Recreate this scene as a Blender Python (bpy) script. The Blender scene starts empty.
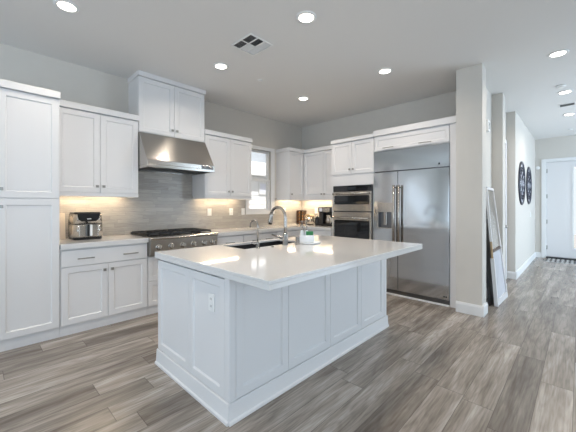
import bpy, bmesh, math, random
from mathutils import Vector, Matrix
random.seed(7)
sc = bpy.context.scene
col = sc.collection

# ------------------------------------------------------------------ camera
cam_data = bpy.data.cameras.new('camera')
cam = bpy.data.objects.new('camera', cam_data)
col.objects.link(cam)
cam.location = (0, 0, 1.327)
cam.rotation_euler = (math.radians(90), 0, math.radians(44.007))
cam_data.sensor_width = 36
cam_data.lens = 36 * 302.776 / 576
cam_data.shift_y = -10.46 / 576
cam_data.clip_start = 0.02
sc.camera = cam

# ------------------------------------------------------------------ world, exposure, daylight
sc.view_settings.view_transform = 'Standard'
sc.view_settings.look = 'None'
sc.view_settings.gamma = 1
sc.view_settings.use_curve_mapping = False
sc.view_settings.exposure = -0.02
w = bpy.data.worlds.new('sky'); sc.world = w
w.use_nodes = True
wb = w.node_tree.nodes['Background']
wb.inputs[0].default_value = (0.86, 0.93, 1.0, 1)
wb.inputs[1].default_value = 1.1

def area(name, loc, rot, sx, sy, power, color=(1, 1, 1), shape='RECTANGLE', spread=180):
    l = bpy.data.lights.new(name, 'AREA')
    l.shape = shape; l.size = sx
    if shape == 'RECTANGLE': l.size_y = sy
    l.energy = power; l.color = color; l.spread = math.radians(spread)
    o = bpy.data.objects.new(name, l); col.objects.link(o)
    o.location = loc; o.rotation_euler = rot
    return o
R = math.radians
DAY = (0.64, 0.82, 1.0)
# daylight entering through the glazing behind the camera (rear wall y=-5), right wall x=3.9 and left wall;
# tipped upward like light returned from bright ground outside
TILT = 34
area('daylight_rear_left', (-2.3, -4.92, 1.3), (R(90 + TILT), 0, R(0)), 2.7, 2.2, 90, DAY)
area('daylight_rear_right', (1.7, -4.92, 1.3), (R(90 + TILT), 0, R(0)), 2.7, 2.2, 90, DAY)
area('daylight_side', (3.82, -1.0, 1.35), (R(90 + TILT), 0, R(90)), 3.3, 2.1, 78, DAY)
area('daylight_left', (-4.29, -3.0, 1.4), (R(90 + TILT), 0, R(-90)), 2.1, 2.1, 8, DAY)
area('daylight_dining', (3.82, 7.75, 1.35), (R(90), 0, R(90)), 3.9, 2.1, 235, DAY)
sun_l = bpy.data.lights.new('sun', 'SUN'); sun_l.energy = 6.0; sun_l.angle = R(1); sun_l.color = (1, .96, .9)
sun = bpy.data.objects.new('sun', sun_l); col.objects.link(sun); sun.rotation_euler = (0, R(28), 0); sun.location = (6, 0, 8)

# ------------------------------------------------------------------ materials
def mat(name, color=(.8, .8, .8), rough=.5, metal=0, spec=.5, coat=0, emit=None, estr=0, noise=0, nscale=30, bump=0, bscale=60, aniso=None):
    m = bpy.data.materials.new(name); m.use_nodes = True
    nt = m.node_tree; b = nt.nodes['Principled BSDF']
    b.inputs['Base Color'].default_value = (*color, 1)
    b.inputs['Roughness'].default_value = rough
    b.inputs['Metallic'].default_value = metal
    b.inputs['Specular IOR Level'].default_value = spec
    b.inputs['Coat Weight'].default_value = coat
    if emit:
        b.inputs['Emission Color'].default_value = (*emit, 1); b.inputs['Emission Strength'].default_value = estr
    tc = nt.nodes.new('ShaderNodeTexCoord')
    if noise:
        n = nt.nodes.new('ShaderNodeTexNoise'); n.inputs['Scale'].default_value = nscale; n.inputs['Detail'].default_value = 4
        nt.links.new(tc.outputs['Object'], n.inputs['Vector'])
        r = nt.nodes.new('ShaderNodeMix'); r.data_type = 'RGBA'
        r.inputs[6].default_value = (*[c * (1 - noise) for c in color], 1)
        r.inputs[7].default_value = (*[min(1, c * (1 + noise)) for c in color], 1)
        nt.links.new(n.outputs['Fac'], r.inputs[0]); nt.links.new(r.outputs[2], b.inputs['Base Color'])
    if bump:
        n2 = nt.nodes.new('ShaderNodeTexNoise'); n2.inputs['Scale'].default_value = bscale
        if aniso:
            mp = nt.nodes.new('ShaderNodeMapping'); mp.inputs['Scale'].default_value = aniso
            nt.links.new(tc.outputs['Object'], mp.inputs[0]); nt.links.new(mp.outputs[0], n2.inputs['Vector'])
        else:
            nt.links.new(tc.outputs['Object'], n2.inputs['Vector'])
        bp = nt.nodes.new('ShaderNodeBump'); bp.inputs['Strength'].default_value = bump; bp.inputs['Distance'].default_value = .002
        nt.links.new(n2.outputs['Fac'], bp.inputs['Height']); nt.links.new(bp.outputs[0], b.inputs['Normal'])
    return m

M_ = {}
M_['wall'] = mat('wall_paint', (.625, .595, .55), .85, noise=.02, nscale=8, bump=.15, bscale=180)
M_['ceiling'] = mat('ceiling_paint', (.76, .75, .735), .9, bump=.2, bscale=150)
M_['trim'] = mat('trim_paint', (.78, .78, .78), .4)
M_['cab'] = mat('cabinet_paint', (.735, .728, .732), .38, noise=.01, nscale=3)
M_['quartz'] = mat('white_quartz', (.66, .655, .65), .06, spec=.6, noise=.02, nscale=40)
M_['steel'] = mat('brushed_steel', (.50, .475, .44), .25, 1, bump=.05, bscale=60, aniso=(1, 1, 30), noise=.04, nscale=5)
M_['rangesteel'] = mat('range_steel', (.36, .34, .31), .28, 1, bump=.05, bscale=60, aniso=(1, 1, 30))
M_['fridge'] = mat('fridge_steel', (.54, .55, .56), .11, 1, bump=.015, bscale=14, aniso=(.6, 1, .5), noise=.03, nscale=3)
M_['nickel'] = mat('satin_nickel', (.36, .35, .33), .32, 1)
M_['chrome'] = mat('polished_nickel', (.36, .34, .32), .27, 1)
M_['darksteel'] = mat('dark_steel', (.16, .16, .165), .3, 1)
M_['sinksteel'] = mat('charcoal_sink', (.018, .018, .02), .4, spec=.2)
M_['iron'] = mat('black_iron', (.012, .012, .013), .45)
M_['black'] = mat('black_plastic', (.015, .015, .017), .3)
M_['blackglass'] = mat('black_glass', (.008, .009, .011), .05, spec=.7)
M_['shadow'] = mat('dark_gap', (.05, .05, .055), .7)
M_['white'] = mat('white_plastic', (.82, .82, .81), .35)
M_['ceramic'] = mat('white_ceramic', (.84, .86, .88), .2)
M_['green'] = mat('green_sponge', (.035, .20, .075), .9, noise=.2, nscale=90)
M_['wood'] = mat('brown_wood', (.07, .035, .018), .5, noise=.3, nscale=30)
M_['tanwood'] = mat('tan_wood', (.42, .30, .18), .6, noise=.2, nscale=20)
M_['cream'] = mat('cream_board', (.70, .62, .54), .5)
M_['amber'] = mat('amber_spice', (.40, .19, .05), .35, noise=.3, nscale=40)
for k_, an in (('steel', .7), ('rangesteel', .6)):
    nt_ = M_[k_].node_tree; tg = nt_.nodes.new('ShaderNodeTangent'); tg.direction_type = 'RADIAL'; tg.axis = 'Z'
    b_ = nt_.nodes['Principled BSDF']; nt_.links.new(tg.outputs[0], b_.inputs['Tangent']); b_.inputs['Anisotropic'].default_value = an; b_.inputs['Anisotropic Rotation'].default_value = .25
M_['lampglow'] = mat('lamp_diffuser', (.9, .9, .9), .5, emit=(1, .93, .82), estr=8)
M_['stripglow'] = mat('strip_diffuser', (.9, .9, .9), .5, emit=(1, .80, .55), estr=5)
M_['navy'] = mat('navy_metal', (.015, .018, .035), .35)
M_['lav'] = mat('pale_grey_panel', (.74, .75, .84), .3)
M_['mirror'] = mat('mirror_glass', (.86, .87, .88), .02, 1)
M_['oldmirror'] = mat('antique_mirror', (.50, .47, .43), .22, 1, noise=.15, nscale=6)
M_['lowpane'] = mat('pale_lower_pane', (.62, .64, .70), .25, noise=.05, nscale=5)
M_['greyglass'] = mat('display_glass', (.03, .035, .04), .08)
M_['siding'] = mat('siding_paint', (.86, .86, .86), .7)
M_['lawn'] = mat('outdoor_ground', (.35, .34, .32), .9, noise=.2, nscale=3)
M_['brass'] = mat('antique_nickel', (.45, .40, .33), .3, 1)

def glass_mat(name, tint=(1, 1, 1)):
    m = bpy.data.materials.new(name); m.use_nodes = True
    nt = m.node_tree; nt.nodes.remove(nt.nodes['Principled BSDF'])
    out = nt.nodes['Material Output']
    t = nt.nodes.new('ShaderNodeBsdfTransparent'); t.inputs[0].default_value = (*tint, 1)
    g = nt.nodes.new('ShaderNodeBsdfGlossy'); g.inputs['Roughness'].default_value = .02
    f = nt.nodes.new('ShaderNodeFresnel'); f.inputs[0].default_value = 1.45
    mx = nt.nodes.new('ShaderNodeMixShader')
    nt.links.new(f.outputs[0], mx.inputs[0]); nt.links.new(t.outputs[0], mx.inputs[1]); nt.links.new(g.outputs[0], mx.inputs[2])
    nt.links.new(mx.outputs[0], out.inputs[0])
    return m
M_['glass'] = glass_mat('window_glass')
M_['pale'] = mat('pale_bottle', (.72, .76, .78), .2)

class NB:
    """small node-graph helper"""
    def __init__(s, name):
        s.m = bpy.data.materials.new(name); s.m.use_nodes = True; s.nt = s.m.node_tree; s.b = s.nt.nodes['Principled BSDF']
    def n(s, t, **kw):
        o = s.nt.nodes.new(t)
        for k, v in kw.items(): setattr(o, k, v)
        return o
    def l(s, a, b): s.nt.links.new(a, b)
    def math(s, op, a, b=None, c=None):
        o = s.n('ShaderNodeMath', operation=op)
        for i, v in enumerate((a, b, c)):
            if v is None: continue
            if isinstance(v, (int, float)): o.inputs[i].default_value = v
            else: s.l(v, o.inputs[i])
        return o.outputs[0]
    def comb(s, x, y, z):
        o = s.n('ShaderNodeCombineXYZ')
        for i, v in enumerate((x, y, z)):
            if isinstance(v, (int, float)): o.inputs[i].default_value = v
            else: s.l(v, o.inputs[i])
        return o.outputs[0]
    def ramp(s, fac, stops):
        o = s.n('ShaderNodeValToRGB'); r = o.color_ramp
        while len(r.elements) < len(stops): r.elements.new(.5)
        for e, (p, c) in zip(r.elements, stops): e.position = p; e.color = (*c, 1)
        s.l(fac, o.inputs[0]); return o.outputs[0]
    def mixc(s, fac, a, b, mode='MIX'):
        o = s.n('ShaderNodeMix', data_type='RGBA', blend_type=mode)
        for i, v in ((0, fac), (6, a), (7, b)):
            if isinstance(v, (int, float)): o.inputs[i].default_value = v
            elif isinstance(v, tuple): o.inputs[i].default_value = (*v, 1)
            else: s.l(v, o.inputs[i])
        return o.outputs[2]

def floor_material():
    g = NB('oak_plank_floor')
    geo = g.n('ShaderNodeNewGeometry'); sp = g.n('ShaderNodeSeparateXYZ'); g.l(geo.outputs['Position'], sp.inputs[0])
    x, y = sp.outputs[0], sp.outputs[1]
    PW, PL = .1835, 1.24
    rx = g.math('DIVIDE', g.math('ADD', x, .035), PW)
    row = g.math('FLOOR', rx)
    wn = g.n('ShaderNodeTexWhiteNoise', noise_dimensions='1D'); g.l(row, wn.inputs['W'])
    yo = g.math('DIVIDE', g.math('ADD', y, g.math('MULTIPLY', wn.outputs['Value'], PL * 3.7)), PL)
    pl = g.math('FLOOR', yo)
    wn2 = g.n('ShaderNodeTexWhiteNoise', noise_dimensions='2D'); g.l(g.comb(row, pl, 0), wn2.inputs['Vector'])
    rnd = wn2.outputs['Value']
    sep = g.n('ShaderNodeSeparateColor'); g.l(wn2.outputs['Color'], sep.inputs[0])
    # per-plank shifted grain coordinates
    gx = g.math('ADD', x, g.math('MULTIPLY', rnd, 17.0)); gy = g.math('ADD', y, g.math('MULTIPLY', sep.outputs[1], 31.0))
    n1 = g.n('ShaderNodeTexNoise'); n1.inputs['Scale'].default_value = 1; n1.inputs['Detail'].default_value = 3; n1.inputs['Distortion'].default_value = .6
    g.l(g.comb(g.math('MULTIPLY', gx, 11), g.math('MULTIPLY', gy, 1.1), 0), n1.inputs['Vector'])
    n2 = g.n('ShaderNodeTexNoise'); n2.inputs['Scale'].default_value = 1; n2.inputs['Detail'].default_value = 5
    g.l(g.comb(g.math('MULTIPLY', gx, 95), g.math('MULTIPLY', gy, 5), 0), n2.inputs['Vector'])
    # cathedral grain: distorted rings along the plank
    n3 = g.n('ShaderNodeTexNoise'); n3.inputs['Scale'].default_value = 1; n3.inputs['Detail'].default_value = 1.5
    g.l(g.comb(g.math('MULTIPLY', gx, 7), g.math('MULTIPLY', gy, .9), 0), n3.inputs['Vector'])
    band = g.math('ADD', .5, g.math('MULTIPLY', .5, g.math('SINE', g.math('MULTIPLY', n3.outputs['Fac'], 62))))
    base = g.ramp(n1.outputs['Fac'], [(.30, (.195, .164, .138)), (.50, (.315, .278, .243)), (.70, (.45, .408, .368))])
    fine = g.ramp(n2.outputs['Fac'], [(.3, (.70, .69, .67)), (.68, (1.12, 1.12, 1.12))])
    c1 = g.mixc(1.0, base, fine, 'MULTIPLY')
    wvr = g.ramp(band, [(.0, (.76, .74, .73)), (.45, (1.04, 1.04, 1.04))])
    c2 = g.mixc(.5, c1, wvr, 'MULTIPLY')
    tone = g.ramp(rnd, [(0, (.70, .68, .66)), (.5, (.98, .97, .96)), (1, (1.22, 1.22, 1.22))])
    c3 = g.mixc(1.0, c2, tone, 'MULTIPLY')
    # seams
    fx = g.math('FRACT', rx); fy = g.math('FRACT', yo)
    ex = g.math('MINIMUM', fx, g.math('SUBTRACT', 1, fx)); ey = g.math('MINIMUM', fy, g.math('SUBTRACT', 1, fy))
    sx = g.math('LESS_THAN', ex, .010); sy = g.math('LESS_THAN', ey, .0018)
    seam = g.math('MAXIMUM', sx, sy)
    c4 = g.mixc(g.math('MULTIPLY', seam, .62), c3, (.055, .045, .038))
    g.l(c4, g.b.inputs['Base Color'])
    g.l(g.math('ADD', .20, g.math('MULTIPLY', n2.outputs['Fac'], .08)), g.b.inputs['Roughness'])
    bp = g.n('ShaderNodeBump'); bp.inputs['Strength'].default_value = .12; bp.inputs['Distance'].default_value = .001
    g.l(g.math('SUBTRACT', g.math('MULTIPLY', n2.outputs['Fac'], .3), seam), bp.inputs['Height']); g.l(bp.outputs[0], g.b.inputs['Normal'])
    return g.m
M_['floor'] = floor_material()

def tile_material(name, horiz):
    g = NB(name)
    geo = g.n('ShaderNodeNewGeometry'); sp = g.n('ShaderNodeSeparateXYZ'); g.l(geo.outputs['Position'], sp.inputs[0])
    u = sp.outputs[horiz]; z = sp.outputs[2]
    H, L = .0508, .405
    rz = g.math('DIVIDE', g.math('SUBTRACT', z, .94), H); row = g.math('FLOOR', rz)
    wn = g.n('ShaderNodeTexWhiteNoise', noise_dimensions='1D'); g.l(row, wn.inputs['W'])
    ux = g.math('ADD', g.math('DIVIDE', u, L), wn.outputs['Value']); cl = g.math('FLOOR', ux)
    wn2 = g.n('ShaderNodeTexWhiteNoise', noise_dimensions='2D'); g.l(g.comb(row, cl, 0), wn2.inputs['Vector'])
    n1 = g.n('ShaderNodeTexNoise'); n1.inputs['Scale'].default_value = 1; n1.inputs['Detail'].default_value = 3
    g.l(g.comb(g.math('MULTIPLY', g.math('ADD', u, g.math('MULTIPLY', wn2.outputs['Value'], 9)), 7), g.math('MULTIPLY', z, 120), 0), n1.inputs['Vector'])
    base = g.ramp(n1.outputs['Fac'], [(.3, (.35, .33, .305)), (.7, (.485, .46, .425))])
    tone = g.ramp(wn2.outputs['Value'], [(0, (.86, .86, .86)), (1, (1.12, 1.12, 1.12))])
    c = g.mixc(1, base, tone, 'MULTIPLY')
    fz = g.math('FRACT', rz); fu = g.math('FRACT', ux)
    ez = g.math('MINIMUM', fz, g.math('SUBTRACT', 1, fz)); eu = g.math('MINIMUM', fu, g.math('SUBTRACT', 1, fu))
    seam = g.math('MAXIMUM', g.math('LESS_THAN', ez, .035), g.math('LESS_THAN', eu, .005))
    c2 = g.mixc(g.math('MULTIPLY', seam, .6), c, (.30, .29, .28))
    g.l(c2, g.b.inputs['Base Color']); g.b.inputs['Roughness'].default_value = .22
    bp = g.n('ShaderNodeBump'); bp.inputs['Strength'].default_value = .5; bp.inputs['Distance'].default_value = .003
    g.l(g.math('SUBTRACT', n1.outputs['Fac'], seam), bp.inputs['Height']); g.l(bp.outputs[0], g.b.inputs['Normal'])
    return g.m
M_['tile_left'] = tile_material('linear_stone_tile', 1)
M_['tile_back'] = tile_material('linear_stone_tile_back', 0)

def mat_material():
    g = NB('patterned_doormat')
    tc = g.n('ShaderNodeTexCoord'); mp = g.n('ShaderNodeMapping'); mp.inputs['Rotation'].default_value = (0, 0, R(45)); mp.inputs['Scale'].default_value = (17, 17, 17)
    g.l(tc.outputs['Object'], mp.inputs[0])
    ck = g.n('ShaderNodeTexChecker'); ck.inputs['Scale'].default_value = 1; g.l(mp.outputs[0], ck.inputs['Vector'])
    vo = g.n('ShaderNodeTexVoronoi'); vo.inputs['Scale'].default_value = 1.4; g.l(mp.outputs[0], vo.inputs['Vector'])
    f = g.math('MULTIPLY', ck.outputs['Fac'], g.math('GREATER_THAN', vo.outputs['Distance'], .22))
    g.l(g.mixc(f, (.012, .012, .013), (.62, .62, .62)), g.b.inputs['Base Color']); g.b.inputs['Roughness'].default_value = .9
    return g.m
M_['doormat'] = mat_material()

# ------------------------------------------------------------------ mesh helpers
class MB:
    def __init__(s): s.v = []; s.f = []; s.sm = []
    def add(s, vs, fs, smooth=False):
        o = len(s.v); s.v += [tuple(v) for v in vs]; s.f += [tuple(i + o for i in f) for f in fs]; s.sm += [smooth] * len(fs); return s
    def box(s, x0, x1, y0, y1, z0, z1):
        vs = [(x, y, z) for x in (x0, x1) for y in (y0, y1) for z in (z0, z1)]
        return s.add(vs, [(0, 1, 3, 2), (4, 6, 7, 5), (0, 4, 5, 1), (2, 3, 7, 6), (0, 2, 6, 4), (1, 5, 7, 3)])
    def prism(s, pts, axis, a0, a1):
        """extrude a closed 2-D outline along an axis ('x','y','z')"""
        def P(p, a): return {'x': (a, p[0], p[1]), 'y': (p[0], a, p[1]), 'z': (p[0], p[1], a)}[axis]
        n = len(pts); vs = [P(p, a0) for p in pts] + [P(p, a1) for p in pts]
        return s.add(vs, [tuple(range(n)), tuple(range(n, 2 * n))] + [(i, (i + 1) % n, n + (i + 1) % n, n + i) for i in range(n)])
    def cyl(s, c, axis, r, h, seg=24, r2=None, smooth=True):
        r2 = r if r2 is None else r2; vs = []; fs = []
        def P(a, b, t): return {'x': (c[0] + t, c[1] + a, c[2] + b), 'y': (c[0] + a, c[1] + t, c[2] + b), 'z': (c[0] + a, c[1] + b, c[2] + t)}[axis]
        for t, rr in ((0, r), (h, r2)):
            vs += [P(rr * math.cos(2 * math.pi * i / seg), rr * math.sin(2 * math.pi * i / seg), t) for i in range(seg)]
        s.add(vs, [(i, (i + 1) % seg, seg + (i + 1) % seg, seg + i) for i in range(seg)], smooth)
        o = len(s.v) - 2 * seg
        s.f += [tuple(range(o, o + seg)), tuple(range(o + seg, o + 2 * seg))]; s.sm += [False, False]
        return s
    def lathe(s, c, prof, seg=28, axis='z', caps=True):
        vs = []; n = len(prof)
        for r, t in prof:
            for i in range(seg):
                a = r * math.cos(2 * math.pi * i / seg); b = r * math.sin(2 * math.pi * i / seg)
                vs.append({'x': (c[0] + t, c[1] + a, c[2] + b), 'y': (c[0] + a, c[1] + t, c[2] + b), 'z': (c[0] + a, c[1] + b, c[2] + t)}[axis])
        fs = [(k * seg + i, k * seg + (i + 1) % seg, (k + 1) * seg + (i + 1) % seg, (k + 1) * seg + i) for k in range(n - 1) for i in range(seg)]
        if caps: fs += [tuple(range(seg)), tuple(range((n - 1) * seg, n * seg))]
        else: fs += [((n - 1) * seg + i, (n - 1) * seg + (i + 1) % seg, (i + 1) % seg, i) for i in range(seg)]
        return s.add(vs, fs, True)
    def tube(s, pts, r, seg=12, radii=None):
        pts = [Vector(p) for p in pts]; n = len(pts); vs = []
        up = None
        for k, p in enumerate(pts):
            d = (pts[min(k + 1, n - 1)] - pts[max(k - 1, 0)]).normalized()
            if up is None:
                up = Vector((0, 0, 1)) if abs(d.z) < .9 else Vector((1, 0, 0))
            a = d.cross(up).normalized(); b = a.cross(d).normalized(); up = b
            rr = radii[k] if radii else r
            for i in range(seg):
                t = 2 * math.pi * i / seg; vs.append(p + a * rr * math.cos(t) + b * rr * math.sin(t))
        fs = [(k * seg + i, k * seg + (i + 1) % seg, (k + 1) * seg + (i + 1) % seg, (k + 1) * seg + i) for k in range(n - 1) for i in range(seg)]
        s.add(vs, fs, True)
        o = len(s.v) - n * seg
        s.f += [tuple(range(o, o + seg)), tuple(range(o + (n - 1) * seg, o + n * seg))]; s.sm += [False, False]
        return s
    def ring(s, mp, u0, u1, z0, z1, hole, w0, w1):
        """slab between w0 and w1 with a rectangular hole (h0,h1,k0,k1); mp maps (u,w,z) to xyz"""
        h0, h1, k0, k1 = hole
        U = [u0, h0, h1, u1]; Zs = [z0, k0, k1, z1]; vs = []
        for wv in (w0, w1):
            for zz in Zs:
                for uu in U: vs.append(mp(uu, wv, zz))
        fs = []
        for L in (0, 16):
            for j in range(3):
                for i in range(3):
                    if i == 1 and j == 1: continue
                    a = L + j * 4 + i; fs.append((a, a + 1, a + 5, a + 4))
        for i in range(3):
            fs += [(i, i + 1, i + 17, i + 16), (12 + i, 13 + i, 29 + i, 28 + i)]
            fs += [(i * 4, i * 4 + 4, i * 4 + 20, i * 4 + 16), (i * 4 + 3, i * 4 + 7, i * 4 + 23, i * 4 + 19)]
        for a, b in ((5, 6), (9, 10), (5, 9), (6, 10)): fs.append((a, b, b + 16, a + 16))
        return s.add(vs, fs)
    def shaker(s, mp, u0, u1, z0, z1, t=.02, st=.058, rec=.010, bev=.008):
        """five-piece shaker door: flat frame, small bevel, recessed centre panel"""
        V = [(u0, 0, z0), (u1, 0, z0), (u1, 0, z1), (u0, 0, z1),
             (u0, t, z0), (u1, t, z0), (u1, t, z1), (u0, t, z1),
             (u0 + st, t, z0 + st), (u1 - st, t, z0 + st), (u1 - st, t, z1 - st), (u0 + st, t, z1 - st)]
        b = st + bev
        V += [(u0 + b, t - rec, z0 + b), (u1 - b, t - rec, z0 + b), (u1 - b, t - rec, z1 - b), (u0 + b, t - rec, z1 - b)]
        F = [(0, 1, 2, 3)]
        for a, c in ((0, 4), (4, 8), (8, 12)):
            for i in range(4): F.append((a + i, a + (i + 1) % 4, c + (i + 1) % 4, c + i))
        F.append((12, 13, 14, 15))
        return s.add([mp(*p) for p in V], F)
    def build(s, name, material, parent=None, bevel=0, seg=2, loc=None):
        pl = Vector((0, 0, 0)); p = parent
        while p is not None: pl += p.location; p = p.parent
        if parent is None:
            if loc is None:
                xs, ys, zs = zip(*s.v); loc = ((min(xs) + max(xs)) / 2, (min(ys) + max(ys)) / 2, min(zs))
            pl = Vector(loc)
        me = bpy.data.meshes.new(name)
        me.from_pydata([tuple(Vector(v) - pl) for v in s.v], [], s.f)
        me.polygons.foreach_set('use_smooth', s.sm)
        bm = bmesh.new(); bm.from_mesh(me); bmesh.ops.recalc_face_normals(bm, faces=bm.faces); bm.to_mesh(me); bm.free()
        me.materials.append(M_[material]); me.update()
        o = bpy.data.objects.new(name, me); col.objects.link(o)
        if parent is not None: o.parent = parent
        else: o.location = pl
        if bevel:
            b = o.modifiers.new('bevel', 'BEVEL'); b.width = bevel; b.segments = seg; b.limit_method = 'ANGLE'; b.angle_limit = R(40)
        return o

def thing(name, label, cat, loc=(0, 0, 0), group=None):
    o = bpy.data.objects.new(name, None); col.objects.link(o); o.location = loc; o.empty_display_size = .1
    o['label'] = label; o['category'] = cat
    if group: o['group'] = group
    return o
def tag(o, label, cat, group=None):
    o['label'] = label; o['category'] = cat
    if group: o['group'] = group
    return o
def struct(name, mb, material, parent=None, **k):
    o = mb.build(name, material, parent, **k)
    if parent is None: o['kind'] = 'structure'
    return o
def copy_tree(o, parent=None):
    c = o.copy(); col.objects.link(c)
    if parent is not None: c.parent = parent
    for ch in list(o.children): copy_tree(ch, c)
    return c
def dup(o, delta, label, group=None):
    c = copy_tree(o); c.location = o.location + Vector(delta); c['label'] = label
    if group: c['group'] = group
    return c

# door-plane mappings: u along the wall, w outward
def mapX(plane): return lambda u, w, z: (plane + w, u, z)       # faces +X
def mapY(plane): return lambda u, w, z: (u, plane - w, z)       # faces -Y
def mapYp(plane): return lambda u, w, z: (u, plane + w, z)
def mapXn(plane): return lambda u, w, z: (plane - w, u, z)      # faces -X

# ------------------------------------------------------------------ dimensions
WX, WY, CZ = -4.37, 4.958, 3.027
HX = -.843        # hallway face of the piers
YE = 10.05        # front-door wall
XR = 3.9; YR = -5.0

# ------------------------------------------------------------------ setting
struct('floor', MB().box(WX - .15, XR + .15, YR - .15, YE + .15, -.06, 0), 'floor')
struct('ceiling', MB().box(WX - .15, XR + .15, YR - .15, YE + .15, CZ, CZ + .12), 'ceiling')
# left wall: kitchen window hole and living-area window hole
struct('wall_left', MB().ring(mapX(WX), .6, WY + .15, 0, CZ, (3.465, 4.045, 1.215, 2.39), -.15, 0), 'wall')
struct('wall_left_rear', MB().ring(mapX(WX), YR - .15, .6, 0, CZ, (-4.1, -1.9, .3, 2.5), -.15, 0), 'wall')
struct('wall_back', MB().box(WX, -1.126, WY, WY + .15, 0, CZ), 'wall')
mb = MB().box(-1.126, -.98, 4.21, 5.53, 0, CZ)
mb.box(-.98, HX, 4.21, 4.42, 0, CZ)
struct('wall_pier', mb, 'wall')
struct('wall_hall_pier', MB().box(-1.126, HX, 5.53, 5.74, 0, CZ), 'wall')
struct('wall_hall_recess', MB().ring(mapX(-.98), 5.74, 6.77, 0, CZ, (5.83, 6.66, .003, 2.44), -.12, 0), 'wall')
struct('wall_hall_left', MB().box(-1.126, HX, 6.77, YE, 0, CZ), 'wall')
struct('wall_end', MB().ring(mapY(YE), -1.126, 1.2, 0, CZ, (-.64, .36, .003, 2.43), -.15, 0), 'wall')
struct('wall_living_end', MB().box(1.2, XR, YE, YE + .15, 0, CZ), 'wall')
struct('wall_right', MB().ring(mapXn(XR), YR - .15, 3.0, 0, CZ, (-2.7, .7, .25, 2.45), -.15, 0), 'wall')
struct('wall_right_dining', MB().ring(mapXn(XR), 3.0, YE + .15, 0, CZ, (5.8, 9.7, .25, 2.45), -.15, 0), 'wall')
mb = MB()
mb.ring(mapYp(YR), WX, -.2, 0, CZ, (-3.7, -.9, .15, 2.45), -.15, 0)
mb.ring(mapYp(YR), -.2, XR, 0, CZ, (.3, 3.1, .15, 2.45), -.15, 0)
struct('wall_rear', mb, 'wall')

# baseboards (with a small stepped top)
def baseboard(name, runs):
    mb = MB()
    for x0, x1, y0, y1, sgn, ax in runs:
        if ax == 'x':   # board on a +X facing wall: plane x0, thickness outward
            mb.prism([(x0, 0), (x0 + .018, 0), (x0 + .018, .105), (x0 + .010, .128), (x0, .130)], 'y', y0, y1)
        else:           # on a -Y facing wall at plane y0
            mb.prism([(y0, 0), (y0 - .018, 0), (y0 - .018, .105), (y0 - .010, .128), (y0, .130)], 'x', x0, x1)
    return struct(name, mb, 'trim')
baseboard('baseboard_pier', [(-1.126, HX + .018, 4.21, 0, 1, 'y'), (HX, 0, 4.2101, 4.42, 1, 'x')])
baseboard('baseboard_recess', [(-.98, 0, 4.42, 5.512, 1, 'x')])
baseboard('baseboard_hall_pier', [(-.98, HX + .018, 5.53, 0, 1, 'y'), (HX, 0, 5.5301, 5.74, 1, 'x')])
baseboard('baseboard_hall_left', [(-.98, HX + .018, 6.77, 0, 1, 'y'), (HX, 0, 6.7701, YE - .018, 1, 'x')])
baseboard('baseboard_end', [(HX, -.72, YE, 0, 1, 'y')])

# kitchen window (window_1) in left wall
mb = MB()
mb.ring(mapX(WX), 3.415, 4.125, 1.165, 2.445, (3.475, 4.035, 1.225, 2.38), .0005, .02)
fr = struct('window_1', mb, 'trim', bevel=.003)
mb = MB()
mb.ring(mapX(WX), 3.475, 4.035, 1.80, 2.38, (3.52, 3.985, 1.835, 2.34), -.09, -.05)
mb.ring(mapX(WX), 3.475, 4.035, 1.225, 1.83, (3.52, 3.985, 1.265, 1.79), -.06, -.02)
s_ = mb.build('window_sash', 'trim', fr, bevel=.002)
MB().box(WX - .072, WX - .068, 3.515, 3.99, 1.83, 2.345).build('pane', 'glass', s_)
MB().box(WX - .042, WX - .038, 3.515, 3.99, 1.26, 1.795).build('pane', 'glass', s_)
# other window frames (behind the camera)
def big_window(name, mp, u0, u1, z0, z1, mulls):
    mb = MB(); mb.ring(mp, u0, u1, z0, z1, (u0 + .07, u1 - .07, z0 + .07, z1 - .07), -.10, -.03)
    o = struct(name, mb, 'trim', bevel=.003)
    m2 = MB()
    for k in range(1, mulls + 1):
        u = u0 + (u1 - u0) * k / (mulls + 1)
        a = mp(u - .04, -.09, z0 + .07); b = mp(u + .04, -.04, z1 - .07)
        m2.box(min(a[0], b[0]), max(a[0], b[0]), min(a[1], b[1]), max(a[1], b[1]), a[2], b[2])
    m2.build('mullion', 'trim', o)
    return o
big_window('window_2', mapYp(YR), -3.7, -.9, .15, 2.45, 1)
big_window('window_3', mapYp(YR), .3, 3.1, .15, 2.45, 1)
big_window('window_4', mapXn(XR), -2.7, .7, .25, 2.45, 2)
big_window('window_6', mapXn(XR), 5.8, 9.7, .25, 2.45, 2)
big_window('window_5', mapX(WX), -4.1, -1.9, .3, 2.5, 1)

# front door (door_1)
d = MB().ring(mapY(YE - .004), -.71, .43, 0.0, 2.50, (-.63, .35, -.0, 2.42), 0, .022)
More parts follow.
